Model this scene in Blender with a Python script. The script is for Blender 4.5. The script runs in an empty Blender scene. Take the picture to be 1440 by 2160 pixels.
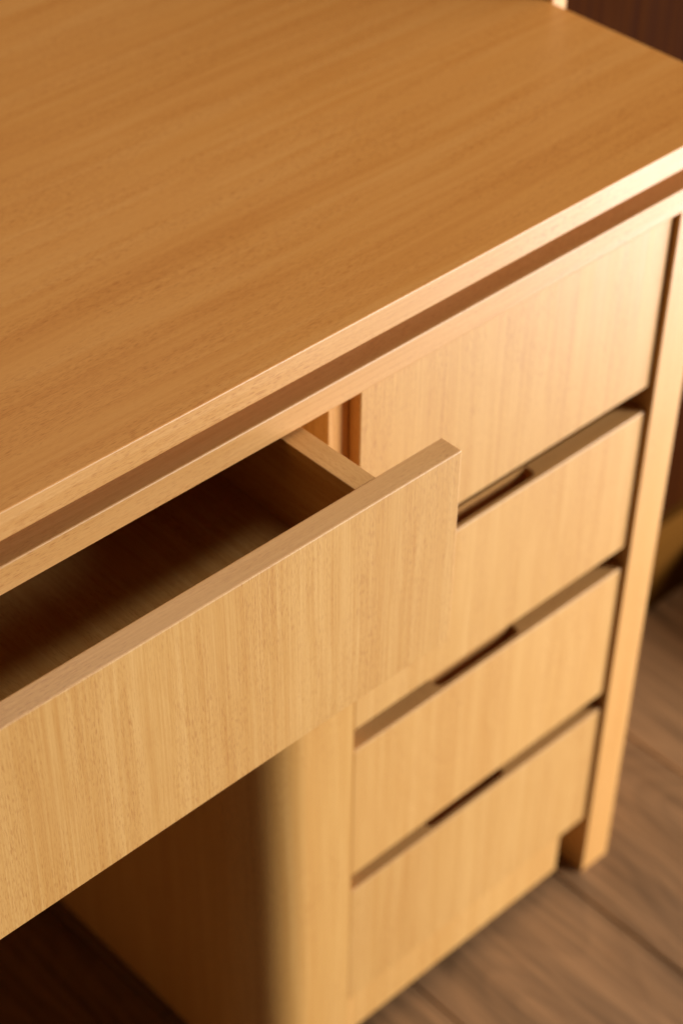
import bpy, bmesh, math, random
from mathutils import Vector, Matrix
random.seed(7)
S = bpy.context.scene
C = S.collection

# ------------------------------------------------------------------ camera
H = 0.792                                     # height of the desk top above the floor
F_PX, PITCH, YAW, ROLL = 4018.8, 0.752476, 0.744684, 0.001661
CAM = Vector((-1.103925, -0.67652, 0.654686 + H))
cd = bpy.data.cameras.new('camera'); cam = bpy.data.objects.new('camera', cd); C.objects.link(cam)
S.camera = cam
fw = Vector((math.cos(PITCH)*math.sin(YAW), math.cos(PITCH)*math.cos(YAW), -math.sin(PITCH)))
rt = Vector((math.cos(YAW), -math.sin(YAW), 0)); up = rt.cross(fw)
cr, sr = math.cos(ROLL), math.sin(ROLL)
rt, up = rt*cr + up*sr, up*cr - rt*sr
M = Matrix((rt, up, -fw)).transposed().to_4x4(); M.translation = CAM
cam.matrix_world = M
cd.sensor_fit = 'VERTICAL'; cd.sensor_height = 36.0; cd.sensor_width = 24.0
cd.lens = F_PX/2160*36
cd.shift_x = (720-669.70)/2160; cd.shift_y = (1264.50-1080)/2160
cd.clip_start = 0.05; cd.clip_end = 60
cd.dof.use_dof = True
cd.dof.focus_distance = 1.06
cd.dof.aperture_fstop = (cd.lens/1000)/0.0132
cd.dof.aperture_blades = 0

# ------------------------------------------------------------------ light
w = bpy.data.worlds.new('World'); S.world = w; w.use_nodes = True
bg = w.node_tree.nodes['Background']
bg.inputs['Color'].default_value = (1.0, 0.72, 0.46, 1); bg.inputs['Strength'].default_value = 0.03

def area(name, loc, target, sx, sy, power, col):
    l = bpy.data.lights.new(name, 'AREA'); l.shape = 'RECTANGLE'; l.size = sx; l.size_y = sy
    l.energy = power; l.color = col
    o = bpy.data.objects.new(name, l); C.objects.link(o); o.location = loc
    o.rotation_euler = (Vector(target)-Vector(loc)).to_track_quat('-Z', 'Y').to_euler()
    return o
# daylight: a window in front of the desk; the other two lamps are added fills
area('window_light', (3.20, -3.80, 1.75), (-0.40, 0.0, 0.60), 1.6, 2.4, 410, (1.0, 0.95, 0.88))
area('sheen_light', (0.82, -0.59, 0.28), (-0.10, 0.0, 0.76), 0.72, 0.56, 12.5, (1.0, 0.97, 0.95))  # unseen low lamp added for the pale sheen on the right-hand fronts
area('ceiling_fill', (0.12, 0.42, 2.50), (-0.30, 0.30, 0.0), 1.5, 1.5, 25, (1.0, 0.90, 0.76))  # added soft fill in place of ceiling bounce, brightens the tabletop

S.view_settings.view_transform = 'Standard'
S.view_settings.look = 'None'
S.view_settings.exposure = 0.0
S.view_settings.gamma = 1.0
S.render.engine = 'CYCLES'
S.cycles.use_denoising = True
S.cycles.max_bounces = 10
S.cycles.diffuse_bounces = 6
S.cycles.sample_clamp_indirect = 6

# ------------------------------------------------------------------ materials
def nd(nt, t, **kw):
    n = nt.nodes.new(t)
    for k, v in kw.items(): setattr(n, k, v)
    return n

def wood(name, axis, base, dark, light, streak=0.55, fleck=0.7, rough=0.38, fleck_len=1.0,
         wander=0.02, cathedral=0.0, bump=0.06, seed=0.0, across=90.0, ring=1.0, spec=0.5):
    """Procedural timber whose grain runs along `axis` of the piece."""
    m = bpy.data.materials.new(name); m.use_nodes = True
    nt = m.node_tree; L = nt.links.new
    b = nt.nodes['Principled BSDF']
    tc = nd(nt, 'ShaderNodeTexCoord'); oi = nd(nt, 'ShaderNodeObjectInfo')
    off = nd(nt, 'ShaderNodeVectorMath', operation='SCALE'); off.inputs[0].default_value = (3.1, 7.7, 5.3)
    L(oi.outputs['Random'], off.inputs['Scale'])
    add = nd(nt, 'ShaderNodeVectorMath', operation='ADD')
    L(tc.outputs['Object'], add.inputs[0]); L(off.outputs[0], add.inputs[1])
    sd = nd(nt, 'ShaderNodeVectorMath', operation='ADD'); sd.inputs[1].default_value = (seed, seed*1.7, seed*0.6)
    L(add.outputs[0], sd.inputs[0]); P = sd.outputs[0]
    def scaled(sc_along, sc_across, src):
        v = [sc_across]*3; v['XYZ'.index(axis)] = sc_along
        n = nd(nt, 'ShaderNodeVectorMath', operation='MULTIPLY'); n.inputs[1].default_value = v
        L(src, n.inputs[0]); return n.outputs[0]
    def noise(vec, detail=2.0, rgh=0.5, scale=1.0):
        n = nd(nt, 'ShaderNodeTexNoise'); n.inputs['Scale'].default_value = scale
        n.inputs['Detail'].default_value = detail; n.inputs['Roughness'].default_value = rgh
        L(vec, n.inputs['Vector']); return n
    def math_(op, a, c=None, clamp=False):
        n = nd(nt, 'ShaderNodeMath', operation=op, use_clamp=clamp)
        for i, x in enumerate((a, c)):
            if x is None: continue
            if isinstance(x, (int, float)): n.inputs[i].default_value = x
            else: L(x, n.inputs[i])
        return n.outputs[0]
    def ramp(x, lo, hi):
        n = nd(nt, 'ShaderNodeMapRange', interpolation_type='SMOOTHSTEP')
        n.inputs['From Min'].default_value = lo; n.inputs['From Max'].default_value = hi
        L(x, n.inputs['Value']); return n.outputs['Result']
    # slow wandering of the grain
    wn = noise(scaled(2.6, 7.0, P), 2.0)
    wv = nd(nt, 'ShaderNodeVectorMath', operation='SUBTRACT'); L(wn.outputs['Color'], wv.inputs[0]); wv.inputs[1].default_value = (.5, .5, .5)
    ws = nd(nt, 'ShaderNodeVectorMath', operation='SCALE'); ws.inputs['Scale'].default_value = wander; L(wv.outputs[0], ws.inputs[0])
    wa = nd(nt, 'ShaderNodeVectorMath', operation='ADD'); L(P, wa.inputs[0]); L(ws.outputs[0], wa.inputs[1]); Q = wa.outputs[0]
    broad = ramp(noise(scaled(0.8, 14.0, Q), 2.0).outputs['Fac'], .3, .7)
    mid = ramp(noise(scaled(0.9, across, Q), 3.0, .6).outputs['Fac'], .3, .7)
    fine = ramp(noise(scaled(5.0, across*4.0, Q), 2.0, .6).outputs['Fac'], .28, .72)
    t = math_('ADD', math_('MULTIPLY', broad, .24), math_('MULTIPLY', mid, .30))
    t = math_('ADD', t, math_('MULTIPLY', fine, .46))
    if cathedral > 0:
        # flame figure: rings of a cone-like growth field cut by the face
        fld = noise(scaled(1.5, 5.5, Q), 1.0).outputs['Fac']
        ringv = math_('FRACT', math_('MULTIPLY', fld, 34.0*ring))
        ringv = ramp(ringv, 0.0, 1.0)
        t = math_('ADD', math_('MULTIPLY', t, 1-cathedral), math_('MULTIPLY', ringv, cathedral))
    t = math_('ADD', math_('MULTIPLY', math_('SUBTRACT', t, .5), streak*2), .5, True)
    cr_ = nd(nt, 'ShaderNodeValToRGB'); e = cr_.color_ramp.elements
    e[0].position = 0.0; e[0].color = (*dark, 1); e[1].position = 1.0; e[1].color = (*light, 1)
    k = e.new(0.5); k.color = (*base, 1)
    L(t, cr_.inputs['Fac'])
    # short pore flecks along the grain
    fl = noise(scaled(200.0/fleck_len, 2900.0, Q), 0.0).outputs['Fac']
    dens = ramp(noise(scaled(6.0, 40.0, Q), 1.0).outputs['Fac'], .32, .66)
    fm = math_('MULTIPLY', ramp(fl, .56, .70), math_('ADD', math_('MULTIPLY', dens, .75), .25))
    fm = math_('MULTIPLY', fm, fleck)
    mix = nd(nt, 'ShaderNodeMix', data_type='RGBA', blend_type='MULTIPLY')
    L(fm, mix.inputs['Factor']); L(cr_.outputs['Color'], mix.inputs[6]); mix.inputs[7].default_value = (.70, .54, .40, 1)
    hv = nd(nt, 'ShaderNodeHueSaturation')
    vv = nd(nt, 'ShaderNodeMapRange'); vv.inputs['To Min'].default_value = .955; vv.inputs['To Max'].default_value = 1.035
    L(oi.outputs['Random'], vv.inputs['Value']); L(vv.outputs['Result'], hv.inputs['Value'])
    L(mix.outputs[2], hv.inputs['Color']); L(hv.outputs['Color'], b.inputs['Base Color'])
    smudge = noise(P, 3.0, .6, 9.0).outputs['Fac']
    rr = math_('ADD', math_('ADD', math_('MULTIPLY', mid, .06), math_('MULTIPLY', smudge, .16)), rough-.11); L(rr, b.inputs['Roughness'])
    b.inputs['Specular IOR Level'].default_value = spec
    if bump > 0:
        bp = nd(nt, 'ShaderNodeBump'); bp.inputs['Strength'].default_value = bump; bp.inputs['Distance'].default_value = .0006
        hgt = math_('SUBTRACT', math_('MULTIPLY', fine, .35), fm); L(hgt, bp.inputs['Height'])
        L(bp.outputs['Normal'], b.inputs['Normal'])
    return m

B0, BD, BL = (.612, .336, .096), (.545, .270, .066), (.690, .410, .138)
T0, TD, TL = (.660, .290, .068), (.560, .212, .041), (.715, .350, .100)
MAT = {
    'face_Z': wood('beech_veneer_upright', 'Z', B0, BD, BL, streak=.60, cathedral=.06, wander=.010, across=190, rough=.46, spec=1.0),
    'post_Z': wood('beech_veneer_corner', 'Z', B0, BD, BL, streak=.50, cathedral=.0, wander=.012, across=110, rough=.48, spec=.6, seed=3.0),
    'face_X': wood('beech_veneer_top', 'X', T0, TD, TL, streak=.34, cathedral=.0, wander=.015, across=40, fleck=.75, seed=2.0, rough=.42, spec=.35),
    'face_Y': wood('beech_veneer_depth', 'Y', B0, BD, BL, streak=.55, seed=4.0),
    'edge_X': wood('beech_edge_along', 'X', (.640, .340, .110), (.565, .275, .075), (.710, .405, .150), streak=.4, fleck=.75, seed=6.0, across=160, rough=.45, spec=1.0),
    'edge_Y': wood('beech_edge_depth', 'Y', (.620, .325, .100), (.550, .265, .070), (.690, .385, .135), streak=.45, fleck=.6, seed=8.0, across=160, rough=.5),
    'edge_Z': wood('beech_edge_upright', 'Z', (.650, .335, .090), (.570, .265, .060), (.720, .400, .130), streak=.4, fleck=.6, seed=9.0, across=160, rough=.46, spec=1.0),
    'dark': wood('dark_brown_wood', 'Z', (.033, .0078, .0006), (.024, .005, .0004), (.044, .0115, .001), streak=.7, fleck=.3, rough=.75, seed=11.0, spec=.02, bump=0),  # near-black brown with almost no gloss
    'dark_X': wood('dark_brown_wood_lengthwise', 'X', (.105, .042, .006), (.080, .030, .004), (.135, .056, .009), streak=.7, fleck=.3, rough=.75, seed=12.0, spec=.02, bump=0),  # lighter brown, grain lengthwise
    'sub': wood('dark_subfloor', 'Y', (.05, .03, .02), (.04, .02, .01), (.06, .04, .03), seed=14.0),
}
PL = []
for i, (k, d) in enumerate(((1.0, 0), (.80, 1), (1.18, 2), (.92, 3))):
    c = tuple(v*k for v in (.235, .130, .060)); dk = tuple(v*.62 for v in c); lt = tuple(v*1.4 for v in c)
    PL.append(wood('oak_plank_%d' % i, 'Y', c, dk, lt, streak=.8, cathedral=.12, fleck=.5, wander=.02, across=40, seed=20+3*i, rough=.45, fleck_len=2.5))

def plain(name, col, rough=.5, metal=0.0):
    m = bpy.data.materials.new(name); m.use_nodes = True; b = m.node_tree.nodes['Principled BSDF']
    b.inputs['Base Color'].default_value = (*col, 1); b.inputs['Roughness'].default_value = rough; b.inputs['Metallic'].default_value = metal
    return m
MAT['glide'] = plain('black_plastic', (.02, .018, .016), .5)

# ------------------------------------------------------------------ builders
def finish(name, bm, mats, parent=None, loc=(0, 0, 0)):
    me = bpy.data.meshes.new(name); bm.normal_update(); bm.to_mesh(me); bm.free()
    for m in mats: me.materials.append(m)
    o = bpy.data.objects.new(name, me); C.objects.link(o); o.location = loc
    if parent is not None: o.parent = parent
    return o

def by_normal(bm, order='XYZ'):
    """material slots: 0 faces across X, 1 across Y, 2 across Z"""
    bm.normal_update()
    for f in bm.faces:
        n = [abs(c) for c in f.normal]
        n[1] += 1e-3
        f.material_index = n.index(max(n))

def box_bm(x0, x1, y0, y1, z0, z1, bev=.0008, seg=2):
    c = ((x0+x1)/2, (y0+y1)/2, (z0+z1)/2)
    bm = bmesh.new(); bmesh.ops.create_cube(bm, size=1.0)
    for v in bm.verts: v.co = Vector((v.co.x*(x1-x0), v.co.y*(y1-y0), v.co.z*(z1-z0)))
    by_normal(bm)
    if bev > 0:
        bmesh.ops.bevel(bm, geom=bm.edges[:], offset=bev, segments=seg, profile=.5, affect='EDGES')
        by_normal(bm)
    return bm, c

def origin(parent):
    return parent.matrix_basis.translation if parent is not None and parent.parent is None else Vector((0, 0, 0))

def world_of(o):
    v = Vector((0, 0, 0))
    while o is not None: v = v + o.location; o = o.parent
    return v

def board(name, x0, x1, y0, y1, z0, z1, mx, my, mz, parent, bev=.0008, seg=2):
    """a board; mx / my / mz are the materials of the faces across X, Y and Z. z is measured from the desk top."""
    bm, c = box_bm(x0, x1, y0, y1, z0+H, z1+H, bev, seg)
    return finish(name, bm, [MAT[mx], MAT[my], MAT[mz]], parent, Vector(c) - world_of(parent))

def tag(o, label=None, cat=None, group=None, kind=None):
    for k, v in (('label', label), ('category', cat), ('group', group), ('kind', kind)):
        if v: o[k] = v
    return o

def empty(name, loc):
    o = bpy.data.objects.new(name, None); C.objects.link(o); o.location = loc; o.empty_display_size = .1
    return o

# ------------------------------------------------------------------ floor
fb, c = box_bm(-2.6, 2.0, -2.2, 1.8, -.06, -.014, 0)
floor = tag(finish('floor', fb, [MAT['sub']]*3, None, c), kind='structure')
PW, PGAP = .190, .0012
col0 = -.150
mesh_cache = {}
def plank_mesh(length, mi):
    key = (round(length, 3), mi)
    if key not in mesh_cache:
        bm = bmesh.new(); bmesh.ops.create_cube(bm, size=1.0)
        for v in bm.verts: v.co = Vector((v.co.x*(PW-PGAP), v.co.y*(length-PGAP), v.co.z*.0135))
        bmesh.ops.bevel(bm, geom=[e for e in bm.edges if abs(e.verts[0].co.z-e.verts[1].co.z) < 1e-5 and e.verts[0].co.z > 0],
                        offset=.0014, segments=1, affect='EDGES')
        me = bpy.data.meshes.new('plank'); bm.to_mesh(me); bm.free(); me.materials.append(PL[mi])
        mesh_cache[key] = me
    return mesh_cache[key]
rnd = random.Random(5)
last = -1
for i in range(-9, 9):
    x = col0 + (i+.5)*PW
    y = -2.1 + rnd.uniform(-.1, .9)*.5
    ystart = -2.15
    first = True
    while ystart < 1.6:
        ln = rnd.choice((.55, .8, 1.1)) if first else 1.2
        first = False
        yend = min(ystart+ln, 1.75)
        mi = rnd.choice([k for k in range(4) if k != last]); last = mi
        if i == 0 and ystart < 0 < yend: mi = 2
        if i == -1 and ystart < 0 < yend: mi = 0
        o = bpy.data.objects.new('plank', plank_mesh(yend-ystart, mi)); C.objects.link(o)
        o.parent = floor
        o.location = Vector((x, (ystart+yend)/2, -.0135/2 + rnd.uniform(-.0003, 0))) - floor.location
        ystart = yend

# ------------------------------------------------------------------ desk
desk = empty('desk', (-.80, .30, 0))
tag(desk, 'light beech veneer desk with one pulled-out drawer and a drawer pedestal', 'desk')
T, A, B = -.019, -.0364, -.0559
X_L, X_R = -1.70, -.0528
P0, P1 = -.1296, -.0942                      # right side panel
R = .0097                                    # drawer faces sit this far behind the panel edge
XL, XG = -.4349, -.1301                      # drawer stack
board('tabletop', X_L, X_R, 0, .66, T, 0, 'edge_Y', 'edge_X', 'face_X', desk, .0009)
board('spacer_rail', X_L+.03, P1-.004, .055, .63, A, T, 'edge_Y', 'edge_X', 'face_X', desk, 0)
board('apron', X_L+.004, P1, .0004, .63, B, A, 'edge_Y', 'edge_X', 'edge_X', desk, .0009)
board('side_panel', P0, P1, .0050, .63, -H, B, 'face_Z', 'edge_Z', 'edge_Y', desk, .0007, 2)
board('side_panel', X_L+.004, X_L+.038, 0, .63, -H, B, 'face_Z', 'edge_Z', 'edge_Y', desk, .0007, 2)
board('back_panel', X_L+.038, P0, .60, .62, -.60, B, 'face_Z', 'face_Z', 'edge_X', desk, .0005)

# pedestal: end panel with a large rounded front corner, standing clear of the floor
ZB = -.772
XK, RC, Zp = -.5275, .047, -.2195
def pillar():
    bm = bmesh.new()
    pts = []
    N = 48
    for i in range(N+1):
        a = math.pi + (math.pi/2)*i/N
        pts.append((XK+RC+RC*math.cos(a), R+RC+RC*math.sin(a)))
    pts += [(XL-.0002, R), (XL-.0002, R+.019), (-.49, R+.046), (-.505, R+.085), (-.505, .60), (XK, .60)]
    cx, cy, cz = -.49, .3, (ZB+Zp)/2 + H
    lo = [bm.verts.new((x-cx, y-cy, (ZB-Zp)/2)) for x, y in pts]
    hi = [bm.verts.new((x-cx, y-cy, (Zp-ZB)/2)) for x, y in pts]
    n = len(pts)
    for i in range(n):
        j = (i+1) % n
        f = bm.faces.new((lo[i], lo[j], hi[j], hi[i])); f.smooth = False
    bm.faces.new(hi); bm.faces.new(list(reversed(lo)))
    for f in bm.faces: f.material_index = 1 if abs(f.normal.z) > .9 else 0
    return finish('corner_panel', bm, [MAT['post_Z'], MAT['edge_X']], desk, Vector((cx, cy, cz)) - world_of(desk))
pillar()
board('divider_panel', -.4536, -.4358, .0195, .60, Zp, B-.001, 'face_Z', 'edge_Z', 'edge_Y', desk, .0008)
board('plinth', XL+.0006, -.1590, R+.0050, R+.022, ZB, -.7143, 'edge_Z', 'face_Z', 'edge_X', desk, .0012)
board('pedestal_base', XL+.002, P0-.001, .055, .60, ZB+.001, -.735, 'edge_Y', 'edge_X', 'face_X', desk, 0)
for gx, gy in ((-.47, .10), (-.47, .52), (-.20, .10), (-.20, .52)):
    bm = bmesh.new()
    bmesh.ops.create_cone(bm, cap_ends=True, segments=20, radius1=.016, radius2=.013, depth=.020)
    finish('glide', bm, [MAT['glide']], desk, Vector((gx, gy, .010)) - world_of(desk))

# drawer fronts of the pedestal, each with a finger scoop cut from behind into its top edge
TH = .0185
def drawer(z0, z1, notch):
    cx, cz = (XL+XG)/2, (z0+z1)/2 + H
    bm, c = box_bm(XL, XG, R, R+TH, z0+H, z1+H, .0012, 2)
    o = finish('drawer', bm, [MAT['edge_Z'], MAT['face_Z'], MAT['edge_X']], desk, Vector(c)-world_of(desk))
    if notch:
        n0, n1, lip, rad, dep = -.3400, -.2480, .0042, .006, .020
        bm = bmesh.new(); pts = []
        for (ax, ay, a0) in ((n1-rad, R+lip+rad, -90), (n0+rad, R+lip+rad, 180)):
            for i in range(7):
                a = math.radians(a0 + 90*i/6 if a0 == -90 else a0 + 90*i/6)
                pts.append((ax+rad*math.cos(a), ay+rad*math.sin(a)))
        right = pts[:7]; left = pts[7:]
        loop = left + right + [(n1, R+TH-.0025), (n0, R+TH-.0025)]
        top = z1+H+.01; bot = z1+H-dep
        lo = [bm.verts.new((x-c[0], y-c[1], bot-c[2])) for x, y in loop]
        hi = [bm.verts.new((x-c[0], y-c[1], top-c[2])) for x, y in loop]
        n = len(loop)
        for i in range(n):
            j = (i+1) % n; bm.faces.new((lo[i], lo[j], hi[j], hi[i]))
        bm.faces.new(hi); bm.faces.new(list(reversed(lo)))
        for f in bm.faces: f.material_index = 2
        bmesh.ops.recalc_face_normals(bm, faces=bm.faces[:])
        cut = finish('cutter', bm, [MAT['edge_Z'], MAT['face_Z'], MAT['edge_X']], desk, Vector(c)-world_of(desk))
        md = o.modifiers.new('scoop', 'BOOLEAN'); md.operation = 'DIFFERENCE'; md.object = cut; md.solver = 'EXACT'
        bpy.context.view_layer.update()
        dg = bpy.context.evaluated_depsgraph_get()
        me = bpy.data.meshes.new_from_object(o.evaluated_get(dg))
        o.modifiers.clear(); o.data = me
        bpy.data.objects.remove(cut)
    # the drawer box behind the front
    def sub(name, x0, x1, y0, y1, zz0, zz1, mx, my, mz):
        bm2, c2 = box_bm(x0, x1, y0, y1, zz0+H, zz1+H, 0)
        return finish(name, bm2, [MAT[mx], MAT[my], MAT[mz]], o, Vector(c2)-world_of(o))
    y1 = .50; zt = z1-.032
    sub('drawer_side', XL+.014, XL+.028, R+TH, y1, z0+.012, zt, 'face_Y', 'edge_Z', 'edge_Y')
    sub('drawer_side', XG-.028, XG-.014, R+TH, y1, z0+.012, zt, 'face_Y', 'edge_Z', 'edge_Y')
    sub('drawer_bottom', XL+.028, XG-.028, R+TH, y1, z0+.018, z0+.024, 'edge_Y', 'edge_X', 'face_Y')
    sub('drawer_back', XL+.028, XG-.028, y1-.014, y1, z0+.025, zt, 'edge_Z', 'face_X', 'edge_X')
    return o
drawer(-.2130, B-.0008, False)
drawer(-.3752, -.2366, True)
drawer(-.5455, -.3982, True)
drawer(-.7136, -.5656, True)

# the wide drawer under the top, pulled out
D, TF = -.0785, .0169
XD0, XD1 = -1.50, -.4355
ZD0, ZD1 = -.2162, -.0586
bm, c = box_bm(XD0, XD1, D, D+TF, ZD0+H, ZD1+H, .0010, 2)
wd = finish('drawer', bm, [MAT['edge_Z'], MAT['face_Z'], MAT['edge_X']], desk, Vector(c)-world_of(desk))
tag(wd, 'wide shallow drawer pulled out from under the top')
def sub(name, x0, x1, y0, y1, z0, z1, mx, my, mz, bev=.0006):
    bm2, c2 = box_bm(x0, x1, y0, y1, z0+H, z1+H, bev, 2)
    return finish(name, bm2, [MAT[mx], MAT[my], MAT[mz]], wd, Vector(c2)-world_of(wd))
S0, S1, ZI = -.5077, -.4908, -.1235
sub('drawer_side', S0, S1, D+TF, .40, ZI-.020, ZD1-.0004, 'face_Y', 'edge_Z', 'edge_Y')
sub('drawer_side', XD0+.055, XD0+.072, D+TF, .40, ZI-.020, ZD1-.0004, 'face_Y', 'edge_Z', 'edge_Y')
sub('drawer_bottom', XD0+.072, S0, D+TF, .40, ZI-.008, ZI, 'edge_Y', 'edge_X', 'face_Y', 0)
sub('drawer_back', XD0+.072, S0, .384, .40, ZI+.0005, ZD1-.003, 'edge_Z', 'face_X', 'edge_X')

# ------------------------------------------------------------------ dark cabinet right of the desk
cab = empty('cabinet', (.45, .42, 0))
tag(cab, 'dark brown cabinet with a pale left edge standing right of the desk', 'cabinet')
def cb(name, x0, x1, y0, y1, z0, z1, m, bev=.001):
    bm2, c2 = box_bm(x0, x1, y0, y1, z0, z1, bev, 2)
    return finish(name, bm2, [MAT[k] for k in m], cab, Vector(c2)-world_of(cab))
cb('side_panel', -.0508, -.0345, .205, .62, .0, 2.05, ('face_Z', 'post_Z', 'edge_Y'))
cb('side_panel', .95, .967, .205, .62, .0, 2.05, ('face_Z', 'edge_Z', 'edge_Y'))
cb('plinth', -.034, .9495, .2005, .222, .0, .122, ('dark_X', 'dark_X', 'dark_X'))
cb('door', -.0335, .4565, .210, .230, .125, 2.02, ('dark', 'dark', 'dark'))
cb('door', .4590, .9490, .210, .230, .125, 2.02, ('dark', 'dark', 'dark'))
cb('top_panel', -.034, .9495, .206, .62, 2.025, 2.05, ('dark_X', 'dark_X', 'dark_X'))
cb('shade_block', .265, .9490, -.07, .2000, .0, .075, ('dark', 'dark', 'dark_X'))  # unseen box added only to shade the floor at far right
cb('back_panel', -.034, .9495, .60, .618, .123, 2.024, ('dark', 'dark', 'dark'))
